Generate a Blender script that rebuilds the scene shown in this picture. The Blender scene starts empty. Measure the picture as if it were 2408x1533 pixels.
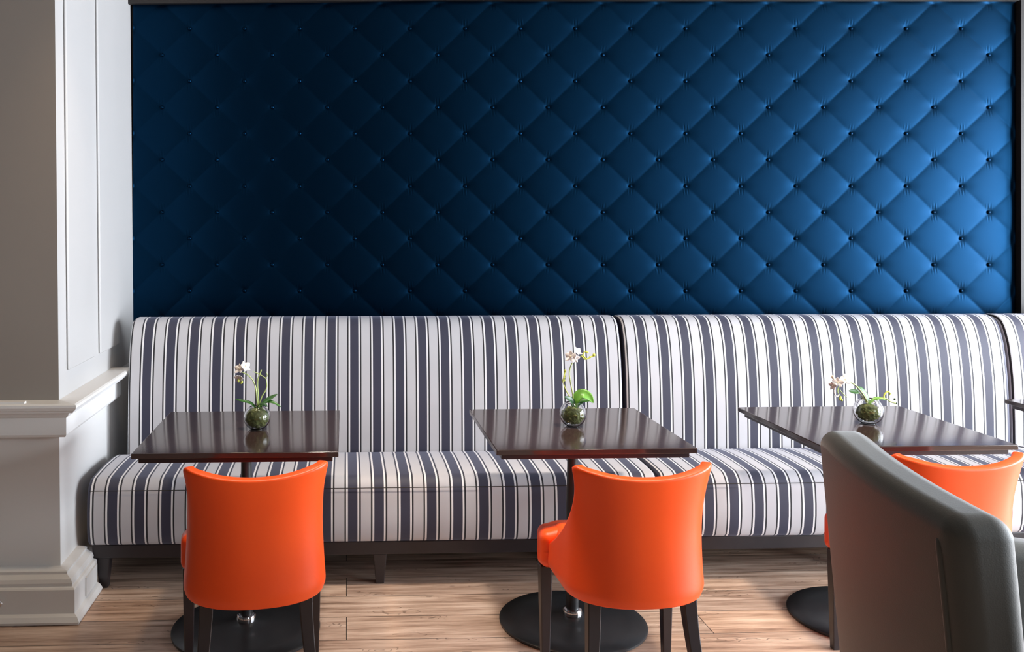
import bpy, bmesh, math, random
import numpy as np
from mathutils import Vector, Matrix
R = math.radians
scene = bpy.context.scene
COL = scene.collection

# ------------------------------------------------------------------ camera
YAW = R(2.3)
cs, sn = math.cos(YAW), math.sin(YAW)
cd = bpy.data.cameras.new('camera')
cd.sensor_width = 36.0
cd.lens = 36.0 * 2120 / 2408
cd.shift_x = (1204 - 900) / 2408
cd.shift_y = -(766.5 - 530) / 2408
cd.clip_start = 0.05
cam = bpy.data.objects.new('camera', cd)
cam.location = (0, 0, 1.5)
cam.rotation_euler = (R(90), 0, -YAW)
COL.objects.link(cam)
scene.camera = cam

# ------------------------------------------------------------------ world, lights, exposure
w = bpy.data.worlds.new('daylight'); scene.world = w
w.use_nodes = True
bg = w.node_tree.nodes['Background']
bg.inputs[0].default_value = (0.75, 0.86, 1.0, 1); bg.inputs[1].default_value = 1.5
vs = scene.view_settings
vs.view_transform = 'Standard'; vs.look = 'None'; vs.gamma = 1.0; vs.use_curve_mapping = False
vs.exposure = 0.0

def area(name, loc, rot, sx, sy, power, color):
    l = bpy.data.lights.new(name, 'AREA'); l.shape = 'RECTANGLE'
    l.size, l.size_y = sx, sy; l.energy = power; l.color = color
    o = bpy.data.objects.new(name, l); o.location = loc; o.rotation_euler = rot
    COL.objects.link(o); return o
RX = 6.0                                            # right wall
WINS = [(-0.6, 1.5, 580), (1.9, 3.9, 600)]          # window openings along Y: y0, y1, power
WZ0, WZ1 = 0.25, 2.75
for y0, y1, pw in WINS:
    area('window_daylight', (RX + 0.22, (y0 + y1) / 2, (WZ0 + WZ1) / 2), (0, R(90), 0), WZ1 - WZ0, y1 - y0, pw, (0.86, 0.92, 1.0))
area('rear_window_fill', (4.3, -3.62, 1.8), (R(90), 0, 0), 2.4, 1.9, 20, (0.93, 0.95, 1.0))  # weak fill added behind the camera, placed to brighten the panel's right end
for lx in (-0.6, 1.5, 3.6):
    l = bpy.data.lights.new('ceiling_spot', 'SPOT'); l.energy = 60; l.color = (1.0, 0.72, 0.45)
    l.spot_size = R(80); l.spot_blend = 0.8; l.shadow_soft_size = 0.08
    o = bpy.data.objects.new('ceiling_spot', l); o.location = (lx, 3.2, 3.12); COL.objects.link(o)

for lx, ly in ((0.25, 3.1), (1.45, 3.1), (2.75, 3.0)):  # fill spots added overhead to brighten the floor around the tables
    l = bpy.data.lights.new('floor_fill_spot', 'SPOT'); l.energy = 230; l.color = (1.0, 0.88, 0.77)
    l.spot_size = R(52); l.spot_blend = 0.9; l.shadow_soft_size = 0.12
    o = bpy.data.objects.new('floor_fill_spot', l); o.location = (lx, ly, 3.12); COL.objects.link(o)

# ------------------------------------------------------------------ materials
def mat(name, color=(.5, .5, .5), rough=.5, metal=0.0, **kw):
    m = bpy.data.materials.new(name); m.use_nodes = True
    b = m.node_tree.nodes['Principled BSDF']
    b.inputs['Base Color'].default_value = (*color, 1)
    b.inputs['Roughness'].default_value = rough
    b.inputs['Metallic'].default_value = metal
    for k, v in kw.items():
        b.inputs[k.replace('_', ' ')].default_value = v
    return m
class NT:
    def __init__(s, m): s.t = m.node_tree; s.n = s.t.nodes; s.b = s.n['Principled BSDF']
    def add(s, t, **kw):
        n = s.n.new(t)
        for k, v in kw.items(): setattr(n, k, v)
        return n
    def link(s, a, b): s.t.links.new(a, b)
    def math(s, op, a, b=None, c=None):
        n = s.add('ShaderNodeMath', operation=op)
        for i, x in enumerate((a, b, c)):
            if x is None: continue
            if isinstance(x, (int, float)): n.inputs[i].default_value = x
            else: s.link(x, n.inputs[i])
        return n.outputs[0]
    def coord(s, which='Object', scale=(1, 1, 1)):
        tc = s.add('ShaderNodeTexCoord'); mp = s.add('ShaderNodeMapping')
        mp.inputs['Scale'].default_value = scale
        s.link(tc.outputs[which], mp.inputs['Vector']); return mp.outputs[0]
    def noise(s, vec, scale, detail=3, rough=.5):
        n = s.add('ShaderNodeTexNoise'); n.inputs['Scale'].default_value = scale
        n.inputs['Detail'].default_value = detail; n.inputs['Roughness'].default_value = rough
        s.link(vec, n.inputs['Vector']); return n
    def ramp(s, fac, stops, interp='LINEAR'):
        r = s.add('ShaderNodeValToRGB'); cr = r.color_ramp; cr.interpolation = interp
        while len(cr.elements) > 1: cr.elements.remove(cr.elements[0])
        cr.elements[0].position = stops[0][0]; cr.elements[0].color = (*stops[0][1], 1)
        for p, c in stops[1:]:
            e = cr.elements.new(p); e.color = (*c, 1)
        s.link(fac, r.inputs[0]); return r.outputs[0]
    def mix(s, fac, a, b, mode='MIX'):
        n = s.add('ShaderNodeMix', data_type='RGBA', blend_type=mode)
        for i, x in ((0, fac), (6, a), (7, b)):
            if isinstance(x, (int, float)): n.inputs[i].default_value = x
            elif isinstance(x, tuple): n.inputs[i].default_value = (*x, 1)
            else: s.link(x, n.inputs[i])
        return n.outputs[2]
    def bump(s, h, strength=.2, dist=.002):
        b = s.add('ShaderNodeBump'); b.inputs['Strength'].default_value = strength
        b.inputs['Distance'].default_value = dist
        s.link(h, b.inputs['Height']); s.link(b.outputs[0], s.b.inputs['Normal'])

def noisy(name, c1, c2, scale, rough, bump=0.1, dist=.001, bscale=400, **kw):
    m = mat(name, c1, rough, **kw); t = NT(m); v = t.coord()
    t.link(t.mix(t.noise(v, scale, 4).outputs[0], c1, c2), t.b.inputs['Base Color'])
    t.bump(t.noise(v, bscale, 2).outputs[0], bump, dist)
    return m

M = {}
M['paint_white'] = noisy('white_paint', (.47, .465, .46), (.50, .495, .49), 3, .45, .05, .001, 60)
M['paint_grey'] = noisy('pale_grey_paint', (.66, .655, .63), (.70, .695, .67), 2, .5, .05, .001, 60)
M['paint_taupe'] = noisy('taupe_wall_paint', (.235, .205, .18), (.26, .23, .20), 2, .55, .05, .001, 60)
M['orange'] = noisy('orange_leather', (.95, .078, .004), (.98, .098, .006), 6, .42, .12, .0006, 500)
M['orange'].node_tree.nodes['Principled BSDF'].inputs['Sheen Weight'].default_value = 0.0
M['black_wood'] = noisy('black_stained_wood', (.018, .014, .016), (.028, .022, .024), 30, .38, .05, .0005, 200)
M['table_wood'] = noisy('dark_espresso_table_top', (.028, .017, .016), (.042, .026, .023), 8, .11, .03, .0003, 60)
t = NT(M['table_wood']); t.b.inputs['IOR'].default_value = 1.6
M['table_edge'] = noisy('espresso_edge', (.014, .006, .008), (.02, .009, .011), 10, .35)
M['black_metal'] = noisy('black_powder_coated_metal', (.020, .022, .024), (.026, .028, .030), 20, .34, .08, .0003, 900)
M['chrome'] = mat('chrome', (.75, .75, .77), .12, 1.0)
M['dark_trim'] = noisy('dark_trim', (.012, .009, .008), (.018, .014, .012), 10, .5)
M['grey_fabric'] = noisy('grey_brushed_upholstery', (.040, .043, .038), (.056, .059, .053), 7, .6, .25, .0012, 350)
gb = NT(M['grey_fabric']).b
gb.inputs['Sheen Weight'].default_value = .35; gb.inputs['Sheen Roughness'].default_value = .4
M['plaster'] = mat('dim_plaster', (.06, .05, .045), .8)
M['ceiling'] = mat('ceiling_plaster', (.30, .28, .25), .8)
M['moss'] = noisy('moss', (.03, .05, .010), (.16, .18, .05), 60, .9, .8, .004, 150)
M['leaf'] = noisy('orchid_leaf', (.02, .085, .014), (.05, .16, .025), 25, .35, .1, .001, 80)
M['leaf_light'] = noisy('light_orchid_leaf', (.09, .26, .03), (.16, .38, .05), 25, .35, .1, .001, 80)
M['leaf_dark'] = noisy('dark_orchid_leaf', (.012, .05, .018), (.025, .08, .025), 25, .35, .1, .001, 80)
M['stem'] = noisy('pale_green_stem', (.32, .42, .12), (.46, .54, .2), 30, .45)
M['bud'] = noisy('yellow_green_bud', (.42, .50, .05), (.62, .64, .10), 60, .45)
M['paint_white_lit'] = noisy('white_paint_lit', (.74, .74, .73), (.78, .78, .77), 3, .42, .05, .001, 60)  # pier's white made lighter for its lower side, standing in for light there
M['petal'] = noisy('white_petal', (.82, .78, .74), (.9, .88, .85), 30, .5)
M['petal_heart'] = noisy('yellow_flower_centre', (.80, .70, .45), (.85, .78, .6), 60, .5)
gl = mat('clear_glass', (1, 1, 1), .0, 0.0); NT(gl).b.inputs['Transmission Weight'].default_value = 1.0
NT(gl).b.inputs['IOR'].default_value = 1.45
M['glass'] = gl
M['pale_card'] = mat('pale_card', (.7, .68, .65), .6)

# tufted blue satin
m = mat('blue_satin_upholstery', (.004, .04, .11), .43, .97); M['blue'] = m
t = NT(m); v = t.coord()
n1 = t.noise(v, 2.5, 3)
t.link(t.mix(n1.outputs[0], (.0011, .0160, .042), (.0015, .0195, .052)), t.b.inputs['Base Color'])
t.bump(t.noise(v, 700, 2).outputs[0], .08, .0006)

# striped ticking
def stripes(name, x0, period=.1075):
    m = mat(name, (.6, .6, .6), .62); t = NT(m)
    tc = t.add('ShaderNodeTexCoord'); sp = t.add('ShaderNodeSeparateXYZ')
    t.link(tc.outputs['Object'], sp.inputs[0])
    fr = t.math('FRACT', t.math('DIVIDE', t.math('SUBTRACT', sp.outputs[0], x0 - 20 * period), period))
    dk, lt, bk, wh = (.034, .035, .062), (.55, .55, .575), (.010, .009, .012), (.82, .82, .83)
    c = t.ramp(fr, [(0, dk), (.18, wh), (.25, bk), (.31, lt), (.69, bk), (.75, wh), (.82, dk)], 'CONSTANT')
    t.link(c, t.b.inputs['Base Color'])
    v = t.coord()
    t.bump(t.noise(v, 600, 2).outputs[0], .12, .0006)
    t.b.inputs['Sheen Weight'].default_value = .18; t.b.inputs['Sheen Tint'].default_value = (.7, .75, 1, 1)
    return m

# floor planks
m = mat('oak_plank_floor', (.3, .2, .13), .42); M['floor'] = m
t = NT(m); v = t.coord()
br = t.add('ShaderNodeTexBrick'); br.offset = .37; br.squash = 1
t.link(v, br.inputs['Vector'])
for k, x in (('Scale', 1.0), ('Mortar Size', .0016), ('Mortar Smooth', .1), ('Bias', 0.0), ('Brick Width', 1.35), ('Row Height', .192)):
    br.inputs[k].default_value = x
br.inputs['Color1'].default_value = (0, 0, 0, 1); br.inputs['Color2'].default_value = (1, 1, 1, 1)
br.inputs['Mortar'].default_value = (.5, .5, .5, 1)
vg = t.add('ShaderNodeVectorMath', operation='MULTIPLY_ADD')
t.link(v, vg.inputs[0]); vg.inputs[1].default_value = (1.1, 16, 1)
t.link(br.outputs['Color'], vg.inputs[2])
ng = t.noise(vg.outputs[0], 2.4, 8, .62)
grain = t.ramp(ng.outputs[0], [(.28, (.17, .105, .07)), (.42, (.44, .30, .22)), (.56, (.65, .48, .37)), (.72, (.82, .66, .54))])
vw = t.add('ShaderNodeVectorMath', operation='MULTIPLY_ADD')
t.link(v, vw.inputs[0]); vw.inputs[1].default_value = (2.2, 9, 1); t.link(br.outputs['Color'], vw.inputs[2])
kn = t.noise(vw.outputs[0], 1.6, 2)
rings = t.math('ABSOLUTE', t.math('SINE', t.math('MULTIPLY', kn.outputs[0], 60)))
rmask = t.ramp(kn.outputs[0], [(.56, (0, 0, 0)), (.64, (1, 1, 1))])
dark_ring = t.math('MULTIPLY', t.math('LESS_THAN', rings, .28), rmask)
c = t.mix(t.math('MULTIPLY', dark_ring, .55), grain, (.07, .042, .03))
tint = t.ramp(br.outputs['Color'], [(0, (.82, .80, .80)), (.5, (1, 1, 1)), (1, (1.12, 1.02, .92))])
c = t.mix(1.0, c, tint, 'MULTIPLY')
c = t.mix(br.outputs['Fac'], c, (.035, .024, .018))
t.link(c, t.b.inputs['Base Color'])
t.bump(t.math('SUBTRACT', ng.outputs[0], t.math('MULTIPLY', br.outputs['Fac'], 1.5)), .35, .003)

# ------------------------------------------------------------------ mesh helpers
def build(name, verts, faces, material, parent=None, smooth=None, loc=None):
    me = bpy.data.meshes.new(name)
    me.from_pydata([tuple(p) for p in verts], [], faces)
    bm = bmesh.new(); bm.from_mesh(me)
    bmesh.ops.remove_doubles(bm, verts=bm.verts, dist=1e-6)
    bmesh.ops.recalc_face_normals(bm, faces=bm.faces)
    bm.to_mesh(me); bm.free()
    me.materials.append(material)
    if smooth is not None:
        me.polygons.foreach_set('use_smooth', [True] * len(me.polygons))
        me.set_sharp_from_angle(angle=R(smooth))
    o = bpy.data.objects.new(name, me); COL.objects.link(o)
    if parent: o.parent = parent
    if loc: o.location = loc
    return o
def bevel(o, width, seg=3, angle=30):
    b = o.modifiers.new('bevel', 'BEVEL'); b.width = width; b.segments = seg
    b.limit_method = 'ANGLE'; b.angle_limit = R(angle)
    return o
class MB:
    def __init__(s): s.v = []; s.f = []
    def add(s, v, f):
        n = len(s.v); s.v += [tuple(p) for p in v]; s.f += [tuple(i + n for i in q) for q in f]; return s
    def box(s, x0, x1, y0, y1, z0, z1, fn=None):
        v = [(x, y, z) for z in (z0, z1) for y in (y0, y1) for x in (x0, x1)]
        if fn: v = [fn(*p) for p in v]
        return s.add(v, [(0, 2, 3, 1), (4, 5, 7, 6), (0, 1, 5, 4), (2, 6, 7, 3), (0, 4, 6, 2), (1, 3, 7, 5)])
    def loft(s, rings, cap=True, closed=True):
        n = len(rings[0]); v = [p for r in rings for p in r]; f = []
        for i in range(len(rings) - 1):
            for j in range(n if closed else n - 1):
                k = (j + 1) % n
                f.append((i * n + j, i * n + k, (i + 1) * n + k, (i + 1) * n + j))
        if cap and closed:
            f.append(tuple(range(n))[::-1]); f.append(tuple((len(rings) - 1) * n + j for j in range(n)))
        return s.add(v, f)
    def lathe(s, prof, c=(0, 0), n=48):
        rings = []
        for r, z in prof:
            rings.append([(c[0] + r * math.cos(2 * math.pi * j / n), c[1] + r * math.sin(2 * math.pi * j / n), z) for j in range(n)])
        return s.loft(rings)
    def tube(s, pts, rad, n=10):
        pts = [Vector(p) for p in pts]
        if not hasattr(rad, '__len__'): rad = [rad] * len(pts)
        rings = []; up = Vector((0, 0, 1))
        tprev = None
        for i, p in enumerate(pts):
            tg = (pts[min(i + 1, len(pts) - 1)] - pts[max(i - 1, 0)]).normalized()
            if tprev is None:
                a = tg.cross(Vector((0, 1, 0)) if abs(tg.y) < .9 else Vector((1, 0, 0))).normalized()
            else:
                a = (a - tg * a.dot(tg)).normalized()
            b = tg.cross(a); tprev = tg
            rings.append([p + (a * math.cos(2 * math.pi * j / n) + b * math.sin(2 * math.pi * j / n)) * rad[i] for j in range(n)])
        return s.loft(rings)
    def obj(s, name, material, parent=None, smooth=None, loc=None):
        return build(name, s.v, s.f, material, parent, smooth, loc)
def spline(pts, n=8):
    P = [Vector(p) for p in pts]; P = [P[0] * 2 - P[1]] + P + [P[-1] * 2 - P[-2]]; out = []
    for i in range(1, len(P) - 2):
        for k in range(n):
            u = k / n; a, b, c, d = P[i - 1], P[i], P[i + 1], P[i + 2]
            out.append(.5 * ((2 * b) + (c - a) * u + (2 * a - 5 * b + 4 * c - d) * u * u + (-a + 3 * b - 3 * c + d) * u ** 3))
    out.append(P[-2]); return out
def rounded_box(sx, sy, sz, r, fn=None, nr=5, nm=10):
    """box centred at the origin, rounded edges of radius r, dense enough to be bent by fn"""
    def axis(h):
        a = [h - r + r * math.tan(math.pi / 4 * k / nr) for k in range(nr + 1)]
        mid = [-(h - r) + 2 * (h - r) * k / nm for k in range(1, nm)]
        return [-x for x in a[::-1]] + mid + a
    h = (sx / 2, sy / 2, sz / 2); A = [axis(x) for x in h]; mb = MB()
    for ax in range(3):
        o1, o2 = [i for i in range(3) if i != ax]
        for sg in (-1, 1):
            v = []
            for p in A[o1]:
                for q in A[o2]:
                    c = [0, 0, 0]; c[ax] = sg * h[ax]; c[o1] = p; c[o2] = q
                    inn = [max(-(h[i] - r), min(h[i] - r, c[i])) for i in range(3)]
                    d = Vector([c[i] - inn[i] for i in range(3)]); d = d.normalized() * r
                    pt = Vector(inn) + d
                    v.append(tuple(round(x, 6) for x in pt))
            n2 = len(A[o2]); f = []
            for i in range(len(A[o1]) - 1):
                for j in range(n2 - 1):
                    f.append((i * n2 + j, i * n2 + j + 1, (i + 1) * n2 + j + 1, (i + 1) * n2 + j))
            if fn: v = [tuple(fn(*p)) for p in v]
            mb.add(v, f)
    return mb
def tag(o, label=None, cat=None, group=None, kind=None):
    for k, x in (('label', label), ('category', cat), ('group', group), ('kind', kind)):
        if x: o[k] = x
    return o
def thing(name, loc, label, cat, group=None, rotz=0):
    e = bpy.data.objects.new(name, None); e.empty_display_size = .1; COL.objects.link(e)
    e.location = loc; e.rotation_euler = (0, 0, rotz)
    return tag(e, label, cat, group)
def struct(o): return tag(o, kind='structure')

# ------------------------------------------------------------------ room shell
LX, FY, BY = -6.0, -3.5, 5.2
struct(MB().box(LX, RX + .15, FY, BY, -.12, 0).obj('floor', M['floor']))
struct(MB().box(LX, RX + .15, FY, BY, 3.2, 3.3).obj('ceiling', M['ceiling']))
def back(u, z, d):                # the back wall is turned 2.3 degrees; u along it, d towards its rear
    return (u * cs + (4.66 + d) * sn, -u * sn + (4.66 + d) * cs, z)
struct(MB().box(-6.2, 6.2, .07, .22, 0, 3.2, lambda x, y, z: back(x, z, y)).obj('wall_back', M['dark_trim']))
struct(MB().box(LX - .12, LX, FY, BY, 0, 3.2).obj('wall_left', M['plaster']))
# right wall with two openings
mb = MB(); ys = [FY]
for y0, y1, _ in WINS: ys += [y0, y1]
ys.append(BY - .55)
for i in range(0, len(ys), 2): mb.box(RX, RX + .15, ys[i], ys[i + 1], 0, 3.2)
for y0, y1, _ in WINS:
    mb.box(RX, RX + .15, y0, y1, 0, WZ0); mb.box(RX, RX + .15, y0, y1, WZ1, 3.2)
struct(mb.obj('wall_right', M['plaster']))
for k, (y0, y1, _) in enumerate(WINS):
    mb = MB()
    mb.box(RX + .02, RX + .10, y0, y0 + .06, WZ0, WZ1); mb.box(RX + .02, RX + .10, y1 - .06, y1, WZ0, WZ1)
    mb.box(RX + .02, RX + .10, y0 + .06, y1 - .06, WZ0, WZ0 + .06); mb.box(RX + .02, RX + .10, y0 + .06, y1 - .06, WZ1 - .06, WZ1)
    ym = (y0 + y1) / 2
    mb.box(RX + .03, RX + .09, ym - .025, ym + .025, WZ0 + .06, WZ1 - .06)
    for zz in (2.0,): mb.box(RX + .032, RX + .088, y0 + .06, y1 - .06, zz, zz + .04)
    struct(mb.obj('window_%d' % (k + 1), M['paint_white']))
# rear wall with one opening
mb = MB()
mb.box(LX, 3.1, FY - .12, FY, 0, 3.2); mb.box(5.5, RX, FY - .12, FY, 0, 3.2)
mb.box(3.1, 5.5, FY - .12, FY, 0, .85); mb.box(3.1, 5.5, FY - .12, FY, 2.75, 3.2)
struct(mb.obj('wall_rear', M['plaster']))

# projecting pier at the left: grey front, white panelled side
SX, SY = -1.11, 3.53            # the side face's plane and the front face's plane (at rail height)
def lean(z): return -.010 * (z - .8)
PB = 4.76
def pier(x, y, z): return (x + (lean(z) if x > -1.5 else 0), y, z)
pm = MB().box(-1.9, SX, SY, PB, 0, .8, pier).box(-1.9, SX, SY, PB, .8, 3.2, pier)
pw = pm.obj('wall_pier', M['paint_grey']); struct(pw)
pw.data.materials.append(M['paint_white']); pw.data.materials.append(M['paint_taupe']); pw.data.materials.append(M['paint_white_lit'])
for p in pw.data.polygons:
    if abs(p.normal.x) > .7 and p.center.x > -1.5: p.material_index = 1 if p.center.z > .8 else 3  # below the rail the side takes the lightened white
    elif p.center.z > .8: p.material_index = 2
def pier_sheet(y0, y1, z0, z1, d, name, wdt=.008):
    """raised or sunk flat moulding on the pier's side face"""
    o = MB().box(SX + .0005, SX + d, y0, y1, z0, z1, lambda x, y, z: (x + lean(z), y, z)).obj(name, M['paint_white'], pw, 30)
    return bevel(o, wdt, 2)
pier_sheet(3.63, 3.985, .925, 3.19, .012, 'raised_panel', .010)
pier_sheet(4.09, 4.42, .925, 3.19, .012, 'raised_panel', .010)
def sweep(profile, y_end, name, x_end=-1.9, parent=None, sx=SX, sy=SY):
    """profile (offset, z) swept along the pier's front, mitred round its corner and back along its side"""
    rings = []
    rings.append([(x_end, sy - o, z) for o, z in profile])
    rings.append([(sx + o, sy - o, z) for o, z in profile])
    rings.append([(sx + o, y_end, z) for o, z in profile])
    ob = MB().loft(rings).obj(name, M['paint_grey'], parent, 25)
    ob.data.materials.append(M['paint_white_lit'])
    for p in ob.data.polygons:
        if p.center.y > sy + .01 and p.center.x > sx - .01: p.material_index = 1  # side run of the moulding coloured lighter, as if lit
    return ob
rail = [(0, .685), (.035, .69), (.04, .70), (.040, .765), (.048, .772), (.055, .785), (.075, .79), (.078, .797), (.085, .80), (.092, .812), (.092, .822), (.084, .826), (0, .826)]
struct(sweep(rail, 4.33, 'trim_1'))
skirt = [(0, .002), (.105, .002), (.108, .012), (.098, .028), (.085, .036), (.085, .125), (.080, .130), (.070, .133), (.072, .145), (.066, .158), (.052, .166), (.045, .170), (.045, .180), (.036, .184), (0, .186)]
bb = struct(sweep(skirt, 3.75, 'baseboard_left'))
MB().box(SX + .0855, SX + .092, 3.58, 3.73, .045, .118).obj('raised_panel', M['paint_white_lit'], bb)
# small chrome hook on the baseboard and card on the rail
t1 = thing('hook', (-1.31, SY - .0855, .085), 'small chrome hook screwed to the grey baseboard at the left edge', 'hook')
MB().tube(spline([(-.07, 0, -.004), (-.04, -.012, -.001), (-.012, -.016, .004), (.008, -.016, .008), (.018, -.016, 0), (.010, -.016, -.010), (-.003, -.016, -.006)]), [.006] * 49, 10).obj('arm', M['chrome'], t1, 40)
MB().lathe([(.001, 0), (.013, 0), (.013, .004), (.001, .005)], n=24).obj('rosette', M['chrome'], t1, 40, (-.045, 0, 0)).rotation_euler = (R(90), 0, 0)
MB().lathe([(.001, -.01), (.007, -.01), (.007, .014), (.001, .015)], n=20).obj('screw_post', M['chrome'], t1, 40, (-.045, -.002, -.001)).rotation_euler = (R(90), 0, 0)
o = MB().box(-1.55, -1.215, 3.455, 3.475, .8262, .834).obj('card', M['pale_card'])
tag(o, 'thin pale strip lying on top of the grey chair rail at left', 'card')

# ------------------------------------------------------------------ tufted wall panel
U0, U1, V0, V1 = -1.3035, 3.3015, .80, 2.668
BU, BV, DX, DZ = 1.5826, 2.254, .288, .2741
def tuft(u, v):
    p = (u - BU) / DX; q = (v - BV) / DZ
    a = np.abs(np.sin(np.pi * (p + q))); b = np.abs(np.sin(np.pi * (p - q)))
    a = np.sqrt(a * a + .0144) - .12; b = np.sqrt(b * b + .0144) - .12
    h = .0045 * np.clip(a * b, 0, 1) ** .5
    # distance to nearest button
    a1 = p + q; b1 = p - q
    ra, rb = np.round(a1), np.round(b1)
    du = ((ra + rb) / 2 - p) * DX; dv = ((ra - rb) / 2 - q) * DZ
    r = np.sqrt(du * du + dv * dv)
    h = h - .0036 * np.exp(-(du / .045) ** 2 - (dv / .030) ** 2) - .0042 * np.exp(-(r / .014) ** 2)
    # little gathers running up and down from each button
    sg = np.sin(ra * 12.9 + rb * 7.3)
    h = h + (.0022 + .001 * sg) * np.cos((du + .12 * sg * dv) * 2 * np.pi / .0125) * np.exp(-(du / .013) ** 2) * np.exp(-((np.abs(dv) - .030) / .014) ** 2)
    return h
NU, NV = 900, 380
uu = np.linspace(U0, U1, NU); vv = np.linspace(V0, V1, NV)
UU, VV = np.meshgrid(uu, vv)
edge = np.clip(np.minimum(np.minimum(UU - U0, U1 - UU), np.minimum(VV - V0, V1 - VV)) / .018, 0, 1)
HH = tuft(UU, VV) * (1 - (1 - edge) ** 2) - .0005
DD = .045 - HH                     # local depth: front faces the room
PX = UU * cs + (4.66 + DD) * sn; PY = -UU * sn + (4.66 + DD) * cs
co = np.stack([PX, PY, VV], -1).reshape(-1, 3)
idx = np.arange(NU * NV).reshape(NV, NU)
quads = np.stack([idx[:-1, :-1], idx[:-1, 1:], idx[1:, 1:], idx[1:, :-1]], -1).reshape(-1, 4)
me = bpy.data.meshes.new('padding')
me.from_pydata(co.tolist(), [], quads.tolist())
me.materials.append(M['blue']); me.polygons.foreach_set('use_smooth', [True] * len(me.polygons))
pan = thing('tufted_panel', back((U0 + U1) / 2, 0, .045), 'deep blue diamond-tufted upholstered wall panel above the striped banquettes', 'wall panel')
pad = bpy.data.objects.new('padding', me); COL.objects.link(pad); pad.parent = pan
pan_inv = Matrix.Translation(pan.location).inverted(); pad.data.transform(pan_inv)
bk = MB().box(U0, U1, .058, .068, V0, V1, lambda x, y, z: pan_inv @ Vector(back(x, z, y))).obj('backing_board', M['dark_trim'], pan)
btn = []
for i in range(-22, 16):
    for j in range(-14, 4):
        if (i + j) % 2: continue
        u, v = BU + i * DX / 2, BV + j * DZ / 2
        if U0 + .03 < u < U1 - .02 and .98 < v < V1 - .01: btn.append((u, v))
btn.sort(key=lambda q: -q[0])
bprof = [(.0005, .0075), (.004, .007), (.0075, .005), (.0092, .001), (.0088, -.004), (.001, -.006)]
proto = None
def place_button(u, v):
    global proto
    c = pan_inv @ Vector(back(u, v, .0505))
    if proto is None:
        proto = MB().lathe(bprof, n=20).obj('button', M['blue'], pan, 60); b = proto
    else:
        b = proto.copy(); COL.objects.link(b)
    b.parent = pan; b.location = c; b.rotation_euler = (R(90), 0, -YAW)
for u, v in btn[:100]: place_button(u, v)
mb = MB()
for u, v in btn[100:]:
    n = 14; rings = [[tuple(pan_inv @ Vector(back(u + r * math.cos(2 * math.pi * j / n), v + r * math.sin(2 * math.pi * j / n), .0505 - d))) for j in range(n)] for r, d in bprof]
    mb.loft(rings)
tag(mb.obj('far_buttons', M['blue'], pan, 60), kind='stuff')
# dark trims round the panel
struct(MB().box(U0 - .02, U1 + .3, .0, .025, V1 - .022, V1 + .12, lambda x, y, z: back(x, z + (.0125 * (x - U0) if z < V1 else 0), y)).obj('trim_2', M['dark_trim']))
struct(MB().box(U1 + .003, U1 + .12, .005, .069, .2, V1, lambda x, y, z: back(x, z, y)).obj('trim_3', M['dark_trim']))

# ------------------------------------------------------------------ banquettes
def arc(cx, cz, r, a0, a1, n):
    return [(cx + r * math.cos(R(a0 + (a1 - a0) * k / n)), cz + r * math.sin(R(a0 + (a1 - a0) * k / n))) for k in range(n + 1)]
def dense(pts, step=.03):
    out = []
    for (a, b), (c, d) in zip(pts, pts[1:] + pts[:1]):
        n = max(1, int(math.hypot(c - a, d - b) / step))
        out += [(a + (c - a) * k / n, b + (d - b) * k / n) for k in range(n)]
    return out
seat_prof = [(3.752, .186), (3.738, .192), (3.726, .205), (3.717, .235), (3.712, .28), (3.712, .33), (3.716, .375)] + arc(3.79, .385, .073, 172, 95, 7) + [(3.86, .461), (3.95, .463), (4.10, .458), (4.195, .447), (4.195, .185)]
back_prof = [(4.197, .30), (4.197, .44), (4.199, .55), (4.203, .66), (4.211, .77), (4.224, .86), (4.238, .93), (4.254, .975), (4.270, 1.010), (4.288, 1.034), (4.312, 1.050), (4.345, 1.058), (4.40, 1.058), (4.445, 1.050), (4.468, 1.03), (4.475, .99), (4.475, .30)]
def banquette(x0, x1, back_stripe, seat_stripe, label, legs, sx0=None):
    b = thing('banquette', ((x0 + x1) / 2, 4.1, 0), label, 'banquette', 'striped banquettes along the wall')
    ox, oy = (x0 + x1) / 2, 4.1
    bm_ = stripes('striped_ticking_on_backrest', back_stripe[0] - ox, back_stripe[1])
    sm_ = stripes('striped_ticking_on_seat', seat_stripe[0] - ox, seat_stripe[1])
    def ext(prof, a, c, name, sm):
        g = .002; nx = max(2, int((c - a) / .05)); mb = MB()
        L = c - a
        def yy(x): return 0
        rings = []
        for k in range(nx + 1):
            x = a + g + (L - 2 * g) * k / nx
            rings.append([(x - ox, y - oy, z) for y, z in prof])
        o = mb.loft(rings).obj(name, sm, b, 40); bevel(o, .014, 4, 45); return o
    ext(back_prof, x0, x1, 'backrest', bm_)
    ext(seat_prof, (sx0 if sx0 is not None else x0), x1, 'seat', sm_)
    # stitched seam under the front lip
    a = (sx0 if sx0 is not None else x0) + .014
    MB().tube([(a - ox, 3.7148 - oy, .418), (x1 - .014 - ox, 3.7148 - oy, .418)], .0016, 6).obj('seam', M['dark_trim'], b, 40)
    a -= .010
    bevel(MB().box(a - ox + .01, x1 - ox - .002, 3.755 - oy, 4.46 - oy, .128, .184).obj('base_frame', M['black_wood'], b), .004, 2)
    for lx, ly in legs:
        def f(x, y, z, lx=lx, ly=ly):
            k = .62 + .38 * z / .128
            return (lx - ox + x * k, ly - oy + y * k, z)
        bevel(MB().box(-.028, .028, -.028, .028, 0.0, .1275, f).obj('leg', M['black_wood'], b), .003, 2)
    return b
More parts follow.
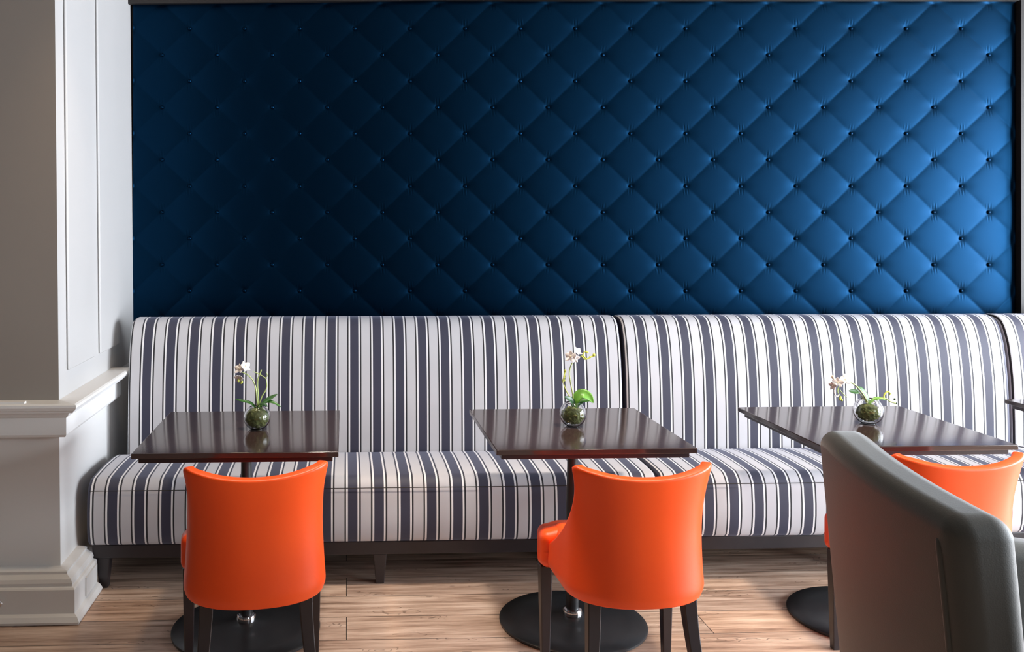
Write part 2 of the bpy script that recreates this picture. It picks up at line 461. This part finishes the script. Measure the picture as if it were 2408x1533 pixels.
banquette(-1.012, 1.306, (.143, .1068), (.134, .1088), 'navy and white striped banquette left of the dark seam, beside the white pier', [(-1.005, 3.79), (.14, 3.79), (1.26, 3.79), (-1.005, 4.40), (.14, 4.40), (1.26, 4.40)], sx0=-1.06)
banquette(1.316, 3.186, (2.035, .1046), (1.729, .106), 'navy and white striped banquette in the middle, behind the third table from the pier', [(1.37, 3.79), (2.33, 3.79), (3.13, 3.79), (1.37, 4.40), (3.13, 4.40)])
banquette(3.196, 5.2, (3.277, .104), (3.277, .105), 'striped banquette at the right edge, cut off by the frame', [(3.26, 3.79), (5.1, 3.79), (3.26, 4.40), (5.1, 4.40)])

# ------------------------------------------------------------------ tables
def dining_table(cx, cy, label, wx=.69, wy=.68):
    t = thing('dining_table', (cx, cy, 0), label, 'table', 'dark pedestal tables in front of the banquettes')
    bevel(MB().box(-wx / 2, wx / 2, -wy / 2, wy / 2, .722, .74).obj('tabletop', M['table_wood'], t, 30), .0025, 3)
    bevel(MB().box(-wx / 2 + .02, wx / 2 - .02, -wy / 2 + .02, wy / 2 - .02, .703, .7215).obj('apron', M['table_edge'], t), .002, 2)
    bevel(MB().box(-.14, .14, -.14, .14, .692, .7028).obj('mounting_plate', M['black_metal'], t), .002, 2)
    MB().lathe([(.024, .055), (.024, .45), (.020, .60), (.020, .66), (.034, .685), (.034, .6915)], n=32).obj('pole', M['black_metal'], t, 40)
    MB().lathe([(.027, .030), (.036, .034), (.038, .046), (.034, .056), (.026, .0585)], n=32).obj('collar', M['chrome'], t, 40)
    MB().lathe([(.268, 0), (.274, .003), (.274, .010), (.268, .0145), (.20, .018), (.10, .023), (.05, .028), (.04, .033), (.001, .0335)], n=96).obj('base_disc', M['black_metal'], t, 40)
    return t
dining_table(-.372, 3.37, 'square dark wood pedestal table nearest the white pier')
dining_table(.852, 3.37, 'square dark wood pedestal table with the tallest orchid on it')
dining_table(1.98, 3.37, 'square dark wood pedestal table partly hidden by the grey armchair')
dining_table(3.22, 3.49, 'dark tabletop corner poking in at the right edge')

# ------------------------------------------------------------------ orange chairs
def shell_section(z, n=48):
    """plan outline of the back shell at height z as x(s), y(s) from left front to right front"""
    k = max(0, min(1, (z - .36) / .40))
    W = .224 - .016 * math.sin(math.pi * min(1, k * 1.25) / 2) + .016 * max(0, (k - .5) / .5) ** 2
    yb = -.235 - .010 * k + .018 * math.sin(math.pi * k)
    B = .17 - .060 * k
    if k < .08:
        q = (1 - k / .08); W -= .010 * q * q; yb += .009 * q * q
    # front limit of the edge
    if z < .445: ye = .10
    else:
        tt = min(1, (z - .445) / .31)
        ye = .10 - .258 * (1 - (1 - tt) ** 2.0)
    pts = []
    yc = yb + B
    for i in range(64):
        t = math.pi / 2 * i / 63
        e = 2 / 2.35
        pts.append((W * math.sin(t) ** e, yc - B * math.cos(t) ** e))
    if ye > yc:
        for i in range(1, 20): pts.append((W, yc + (ye - yc) * i / 19))
    half = [pts[0]]
    for p, q in zip(pts, pts[1:]):
        if q[1] > ye:
            u = (ye - p[1]) / max(1e-9, q[1] - p[1]); half.append((p[0] + (q[0] - p[0]) * u, ye)); break
        half.append(q)
    d = [0]
    for p, q in zip(half, half[1:]): d.append(d[-1] + math.hypot(q[0] - p[0], q[1] - p[1]))
    out = []
    for i in range(n // 2 + 1):
        s = d[-1] * i / (n // 2)
        out.append((np.interp(s, d, [p[0] for p in half]), np.interp(s, d, [p[1] for p in half])))
    return [(-x, y) for x, y in out[::-1]] + out[1:]
def orange_chair(x, y, rz, label, first):
    t = thing('dining_chair', (x, y, 0), label, 'chair', 'orange leather tub chairs at the tables', rz)
    if first:
        for ch in first.children:
            c = ch.copy(); COL.objects.link(c); c.parent = t
        return t
    nv, n = 34, 48
    v = []
    for i in range(nv + 1):
        vv_ = i / nv
        for j in range(n + 1):
            s = (j / n) * 2 - 1
            ztop = .742 + .040 * abs(s) ** 2.0 - .016 * (max(0, abs(s) - .9) / .1) ** 2
            zbot = .352 + .012 * abs(s) ** 2
            z = zbot + (ztop - zbot) * vv_
            p = shell_section(z, n)[j]
            v.append((p[0], p[1], z))
    f = [(i * (n + 1) + j, i * (n + 1) + j + 1, (i + 1) * (n + 1) + j + 1, (i + 1) * (n + 1) + j) for i in range(nv) for j in range(n)]
    o = build('backrest', v, f, M['orange'], t, 60)
    # make sure normals face outwards, then thicken inwards
    bm = bmesh.new(); bm.from_mesh(o.data); bm.faces.ensure_lookup_table()
    mid = min(bm.faces, key=lambda q: abs(q.calc_center_median().x) + q.calc_center_median().y)
    if mid.normal.y > 0: bmesh.ops.reverse_faces(bm, faces=bm.faces)
    bm.to_mesh(o.data); bm.free()
    s = o.modifiers.new('thick', 'SOLIDIFY'); s.thickness = .032; s.offset = -1; s.use_even_offset = True
    b = bevel(o, .013, 4, 55)
    # seat
    def sf(px, py, pz):
        k = (py + .205) / .41
        crown = .014 * (1 - (px / .2) ** 2) * (1 - ((py) / .25) ** 2) if pz > 0 else 0
        taper = 1 - .12 * max(0, (.35 - k) / .35)
        return (px * taper, py + .012, .418 + pz + crown + (.010 * k if pz > 0 else 0))
    rounded_box(.378, .36, .125, .03, sf).obj('seat', M['orange'], t, 60)
    # front block of the seat with its rounded side
    def ff(px, py, pz):
        return (px * (1 - .04 * (py > .0)), py + .165, .412 + pz - .010 * (pz < 0) * (py / .06) + .01 * (px * px < .04) * (pz > 0))
    rounded_box(.475, .125, .128, .028, ff).obj('seat_front', M['orange'], t, 60)
    # legs
    for sx in (-1, 1):
        def lf(px, py, pz, sx=sx):
            k = pz / .36
            w = .30 + .0 * k
            wid = .62 + .38 * k
            return (sx * .212 + px * wid, .165 + py * wid, pz)
        bevel(MB().box(-.021, .021, -.021, .021, 0, .352, lf).obj('leg', M['black_wood'], t), .003, 2)
        def lr(px, py, pz, sx=sx):
            k = pz / .36; q = max(0, 1 - k) ** 1.4
            wid = .66 + .34 * k
            return (sx * (.150 + .032 * q) + px * wid, -.150 - .075 * q + py * wid, pz)
        mb = MB(); rings = []
        for i in range(9):
            z = .362 * i / 8
            rings.append([lr(a, b_, z) for a, b_ in ((-.021, -.021), (.021, -.021), (.021, .021), (-.021, .021))])
        mb.loft(rings); bevel(mb.obj('leg', M['black_wood'], t, 30), .003, 2)
    return t
c1 = orange_chair(-.297, 2.925, R(8), 'orange leather tub chair at the table nearest the white pier', None)
orange_chair(.893, 2.88, R(3), 'orange leather tub chair at the table with the tallest orchid', c1)
orange_chair(1.945, 2.966, R(1), 'orange leather tub chair mostly hidden behind the grey armchair', c1)

# ------------------------------------------------------------------ grey armchair
ac = thing('armchair', (1.55, 2.1, 0), 'grey upholstered armchair cut off in the right foreground', 'armchair')
AO = Vector((1.55, 2.1, 0))
far = Vector((1.275, 2.40, 0)); near = Vector((1.17, 1.70, 0))
axis = (far - near).normalized(); perp = Vector((axis.y, -axis.x, 0))      # perp points to the seat side (+X)
def back_map(px, py, pz):
    # px thickness (0 outer .. ), py along, pz height
    s = py / .72 + .5                                  # 0 near .. 1 far
    base = near + axis * (s * (far - near).length)
    top = .93 + .03 * s
    z = .10 + (pz + .43) / .86 * (top - .10)
    lean_in = .085 * (1 - z / .95)
    b = base + perp * (px + .065 + lean_in) + perp * .03 * (1 - (2 * s - 1) ** 2) * -1
    sh = max(0, s - .82) / .18; z -= .012 * sh * sh * (z / .95)
    return Vector((b.x, b.y, z)) - AO
rounded_box(.13, .72, .86, .045, back_map, 6, 16).obj('backrest', M['grey_fabric'], ac, 60)
P = spline([back_map(-.0605, -.300, .375), back_map(-.0640, -.312, .33), back_map(-.0645, -.314, 0), back_map(-.0645, -.314, -.43)], 8)
MB().tube(P, [.0015 + .0055 * min(1, i / 7) for i in range(len(P))], 12).obj('piping', M['grey_fabric'], ac, 60)
for side, name in ((0, 'arm'), (1, 'arm')):
    def arm_map(px, py, pz, side=side):
        fr = (px + .26) / .52
        top = (.895 - .12 * fr) if side == 0 else (.72 - .05 * fr)
        z = .12 + (pz + .37) / .74 * (top - .12)
        if side == 0: b = near + perp * (.198 + .27 + px) + axis * (py - .12)
        else: b = far + perp * (.22 + .24 + px) + axis * (py - .09)
        return Vector((b.x, b.y, z)) - AO
    rounded_box(.52, .12, .74, .05, arm_map, 6, 12).obj(name, M['grey_fabric'], ac, 60)
cx0 = near * .5 + far * .5 + perp * .45
def seat_map(px, py, pz):
    b = cx0 + perp * px + axis * py
    return Vector((b.x, b.y, .36 + pz)) - AO
rounded_box(.50, .50, .16, .05, seat_map, 5, 8).obj('seat_cushion', M['grey_fabric'], ac, 60)
for a in (-.2, .2):
    for q in (-.25, .25):
        c = cx0 + perp * (a * 1.0) + axis * q - AO
        bevel(MB().box(-.022, .022, -.022, .022, 0, .30, lambda x, y, z, c=c: (c.x + x * (.6 + z), c.y + y * (.6 + z), z)).obj('leg', M['black_wood'], ac), .003, 2)

# ------------------------------------------------------------------ orchids in glass bowls
def leaf(pts, width, material, parent, up=(0, -.4, 1), fold=.25, name='leaf'):
    P = spline(pts, 6); n = len(P); upv = Vector(up).normalized(); v = []; nw = 6
    for i, p in enumerate(P):
        tg = (P[min(i + 1, n - 1)] - P[max(i - 1, 0)]).normalized()
        side = tg.cross(upv).normalized(); nn = side.cross(tg)
        u = i / (n - 1); wd = width * (math.sin(math.pi * min(1, u * .93 + .07)) ** .7) * (1 if u < 1 else .05)
        if i == n - 1: wd = width * .04
        for k in range(nw + 1):
            q = k / nw * 2 - 1
            v.append(p + side * q * wd / 2 + nn * fold * wd * (abs(q) ** 1.5) * .5)
    f = [(i * (nw + 1) + k, i * (nw + 1) + k + 1, (i + 1) * (nw + 1) + k + 1, (i + 1) * (nw + 1) + k) for i in range(n - 1) for k in range(nw)]
    o = build(name, v, f, material, parent, 60)
    s = o.modifiers.new('thick', 'SOLIDIFY'); s.thickness = .0012
    return o
def stem(pts, r0, r1, material, parent, name='stem'):
    P = spline(pts, 8); n = len(P); r0 *= 1.25; r1 *= 1.25
    return MB().tube(P, [r0 + (r1 - r0) * i / (n - 1) for i in range(n)], 8).obj(name, material, parent, 60)
def blob(c, r, material, parent, name, sc=(1, 1, 1), rot=(0, 0, 0)):
    n = 8; prof = [(max(.0001, r * math.sin(math.pi * k / n)), -r * math.cos(math.pi * k / n)) for k in range(n + 1)]
    o = MB().lathe(prof, n=14).obj(name, material, parent, 60, c); o.scale = sc; o.rotation_euler = rot; return o
def flower(c, size, facing, parent, rnd, droop=0):
    """five petals, a lip and a yellow heart as one flower"""
    size *= 1.3; e = Vector(facing).normalized(); a = e.cross(Vector((0, 0, 1))).normalized(); b = a.cross(e)
    mb = MB(); C = Vector(c)
    for k in range(5):
        ang = R(90 + 72 * k + rnd.uniform(-8, 8)); d = a * math.cos(ang) + b * math.sin(ang); sd = e.cross(d)
        L = size * (1 if k % 2 else .85); W = size * (.95 if k in (1, 4) else .62)
        rows = []
        for i in range(7):
            u = i / 6; wd = W * math.sin(math.pi * (.12 + .85 * u)) ** .8 * .5
            cc = C + d * L * u + e * (size * (.35 * u * u - .1 * u) + droop * u)
            rows.append([cc - sd * wd, cc - sd * wd * .5 + e * wd * .2, cc + e * wd * .3, cc + sd * wd * .5 + e * wd * .2, cc + sd * wd])
        n = 5; v = [p for r in rows for p in r]
        mb.add(v, [(i * n + j, i * n + j + 1, (i + 1) * n + j + 1, (i + 1) * n + j) for i in range(6) for j in range(4)])
    o = mb.obj('flower', M['petal'], parent, 60)
    s = o.modifiers.new('thick', 'SOLIDIFY'); s.thickness = .0009
    h = blob(C + e * size * .12, size * .13, M['petal_heart'], None, 'flower_heart', (1, 1, 1.3)); h.parent = o
    return o
def bowl(parent, r, h):
    """hollow glass globe with an open top; outer and inner skin in one mesh"""
    zc = h * .52; prof = []
    a0, a1 = -62, 58
    n = 22
    for k in range(n + 1):
        a = R(a0 + (a1 - a0) * k / n); prof.append((r * math.cos(a), zc + r * math.sin(a) * (h * .5 / (r * .87))))
    zb = prof[0][1]
    prof = [(.0005, zb * .0 + .0)] + [(prof[0][0], 0.0)] + prof
    top = prof[-1]
    prof.append((top[0] - .0005, top[1] + .0012)); prof.append((top[0] - .002, top[1] + .0005))
    ri = r - .0028
    for k in range(n + 1):
        a = R(a1 + (a0 - a1) * k / n); prof.append((ri * math.cos(a) - .0002, zc + ri * math.sin(a) * (h * .5 / (r * .87)) + .0006))
    prof.append((.0005, prof[-1][1] - .0))
    return MB().lathe(prof, n=64).obj('glass_bowl', M['glass'], parent, 50)
def moss(parent, r, zc, sc, seed):
    rnd = random.Random(seed); bm = bmesh.new()
    bmesh.ops.create_icosphere(bm, subdivisions=5, radius=r)
    from mathutils import noise as mn
    for v in bm.verts:
        d = v.co.normalized()
        v.co = d * (r * (1 + .16 * mn.noise(d * 4 + Vector((seed, 0, 0))) + .07 * mn.noise(d * 14)))
        v.co.z = v.co.z * sc + zc
    me = bpy.data.meshes.new('moss'); bm.to_mesh(me); bm.free(); me.materials.append(M['moss'])
    me.polygons.foreach_set('use_smooth', [True] * len(me.polygons))
    o = bpy.data.objects.new('moss', me); COL.objects.link(o); o.parent = parent; return o
G = 'orchids in glass bowls on the tables'
K = .0016                                   # metres for one photograph pixel at the tables
def L(dx, dy, y=0.0): return (dx * K, y, dy * K)   # offsets right and up from the bowl's foot
# bowl by the pier
rnd = random.Random(3)
o1 = thing('potted_orchid', (-.334, 3.385, .7405), 'short white orchid with pointed leaves in a moss-filled glass bowl, nearest the white pier', 'plant', G)
bowl(o1, .0505, .082); moss(o1, .0425, .0415, .86, 1)
stem([L(2, 44), L(0, 66, -.004), L(-4, 100, -.006), L(-14, 120, -.008), L(-30, 132, -.012), L(-38, 134, -.014)], .0022, .0013, M['stem'], o1)
stem([L(3, 44), L(3, 70), L(1, 110, .004), L(8, 132, .006), L(10, 137, .006)], .0020, .0017, M['stem'], o1)
stem([L(3, 44), L(10, 72, .004), L(21, 92, .004), L(22, 108, .002), L(19, 118, 0), L(6, 127, -.003), L(-8, 134, -.006)], .0021, .0012, M['stem'], o1)
stem([L(19, 118, 0), L(24, 124, -.002), L(22, 131, -.002)], .0014, .0011, M['stem'], o1)
leaf([L(-2, 47), L(-14, 60, -.004), L(-34, 66, -.006), L(-50, 70, -.008)], .016, M['leaf'], o1)
leaf([L(4, 48), L(18, 62, .002), L(34, 72, .004), L(47, 80, .006)], .024, M['leaf'], o1)
leaf([L(4, 46), L(22, 62, -.004), L(38, 62, -.01), L(57, 52, -.014)], .017, M['leaf'], o1)
leaf([L(0, 46), L(6, 58, -.012), L(18, 60, -.02), L(26, 54, -.024)], .014, M['leaf_dark'], o1)
flower(L(-40, 141, -.014), .017, (-.4, -1, .5), o1, rnd)
flower(L(-27, 146, -.012), .019, (.6, -.6, .7), o1, rnd)
flower(L(-40, 122, -.014), .016, (-.3, -.8, -.6), o1, rnd, .004)
blob(L(-35, 110, -.014), .0045, M['bud'], o1, 'bud', (1, 1, 1.6), (0, .5, 0))
blob(L(-42, 114, -.014), .0035, M['bud'], o1, 'bud', (1, 1, 2.0), (0, -.1, 0))
# middle bowl
rnd = random.Random(5)
o2 = thing('potted_orchid', (.857, 3.385, .7405), 'tallest orchid, arched stem with yellow-green buds, in a glass bowl on the middle table', 'plant', G)
bowl(o2, .0500, .088); moss(o2, .0405, .041, .80, 2)
stem([L(2, 50), L(0, 74, 0), L(-6, 106, 0), L(-8, 128, 0), L(-2, 148, 0), L(8, 158, -.002), L(20, 166, -.004)], .0024, .0016, M['stem'], o2)
stem([L(-5, 66, 0), L(-15, 82, .002), L(-23, 104, .002), L(-22, 112, .002), L(-17, 118, 0)], .0016, .0013, M['bud'], o2)
stem([L(-21, 112, .002), L(-20, 122, .002), L(-18, 128, .002)], .0026, .0022, M['bud'], o2)
blob(L(-20, 108, .002), .0036, M['bud'], o2, 'bud', (1, 1, 1.3)); blob(L(-18, 130, .002), .0040, M['bud'], o2, 'bud', (1, 1, 1.5))
stem([L(20, 166, -.004), L(28, 158, -.004), L(36, 160, -.004), L(44, 164, -.004), L(51, 166, -.004)], .0018, .0022, M['bud'], o2)
stem([L(32, 158, -.004), L(24, 168, -.002), L(30, 176, -.002), L(36, 172, -.003)], .0022, .0014, M['bud'], o2)
blob(L(50, 168, -.004), .0058, M['bud'], o2, 'bud', (1, 1, 1.0)); blob(L(34, 174, -.003), .0050, M['bud'], o2, 'bud', (1.2, 1, .8)); blob(L(41, 163, -.003), .0042, M['bud'], o2, 'bud', (1, 1, 1))
flower(L(-6, 165, -.004), .019, (-.6, -1, .3), o2, rnd)
flower(L(10, 176, -.006), .017, (.5, -.6, .8), o2, rnd)
flower(L(4, 160, -.006), .015, (.1, -1, -.3), o2, rnd)
leaf([L(3, 40), L(6, 60, -.002), L(20, 76, -.006), L(36, 70, -.012), L(46, 56, -.018)], .040, M['leaf_light'], o2, (-.35, -.8, .8))
leaf([L(2, 36), L(0, 52, -.008), L(-8, 64, -.014), L(-24, 72, -.022)], .026, M['leaf_dark'], o2, (.5, -.9, .5))
leaf([L(4, 40), L(22, 56, .01), L(38, 58, .014), L(52, 64, .018)], .022, M['leaf'], o2)
# right bowl
rnd = random.Random(9)
o3 = thing('potted_orchid', (2.003, 3.385, .7405), 'drooping white orchid leaning left from a glass bowl behind the grey armchair', 'plant', G)
bowl(o3, .0540, .092); moss(o3, .0400, .042, .80, 3)
stem([L(0, 46), L(-12, 66, -.004), L(-30, 88, -.008), L(-48, 100, -.010), L(-62, 104, -.012), L(-76, 92, -.014), L(-80, 78, -.014), L(-74, 66, -.014)], .0024, .0013, M['stem'], o3)
stem([L(-76, 84, -.014), L(-70, 76, -.014), L(-58, 64, -.014)], .0014, .0011, M['stem'], o3)
stem([L(-77, 72, -.014), L(-82, 66, -.014), L(-88, 74, -.014), L(-88, 92, -.014)], .0018, .0013, M['petal'], o3)
flower(L(-62, 106, -.014), .020, (-.1, -1, .5), o3, rnd)
flower(L(-80, 100, -.014), .018, (-.6, -.9, .1), o3, rnd)
flower(L(-90, 92, -.010), .015, (-.9, -.4, -.2), o3, rnd)
blob(L(-91, 112, -.012), .0055, M['petal_heart'], o3, 'bud', (1, 1, 1.5), (0, -.4, 0))
blob(L(-74, 62, -.014), .0048, M['bud'], o3, 'bud', (1, 1, 2.0), (0, .3, 0)); blob(L(-70, 58, -.014), .0038, M['bud'], o3, 'bud', (1, 1, 1.5))
leaf([L(-22, 74, .002), L(-34, 76, 0), L(-50, 78, -.002)], .020, M['leaf'], o3, (0, -.9, .4))
stem([L(-2, 46), L(-12, 60, .002), L(-22, 74, .002)], .0016, .0013, M['stem'], o3)
leaf([L(2, 44), L(-2, 62, .008), L(-12, 78, .014), L(-24, 86, .018)], .028, M['leaf'], o3, (.6, -.8, .3))
leaf([L(2, 46), L(14, 58, -.004), L(30, 60, -.006), L(40, 56, -.008)], .018, M['leaf_light'], o3)
stem([L(20, 58, -.004), L(38, 60, -.004), L(52, 52, -.006), L(64, 48, -.008)], .0024, .0017, M['stem'], o3)
stem([L(36, 60, -.004), L(38, 70, -.004), L(46, 76, -.004), L(52, 72, -.004), L(50, 67, -.004)], .0024, .0018, M['bud'], o3)
blob(L(62, 58, -.006), .0040, M['leaf_dark'], o3, 'bud'); blob(L(66, 48, -.008), .0034, M['leaf_dark'], o3, 'bud')
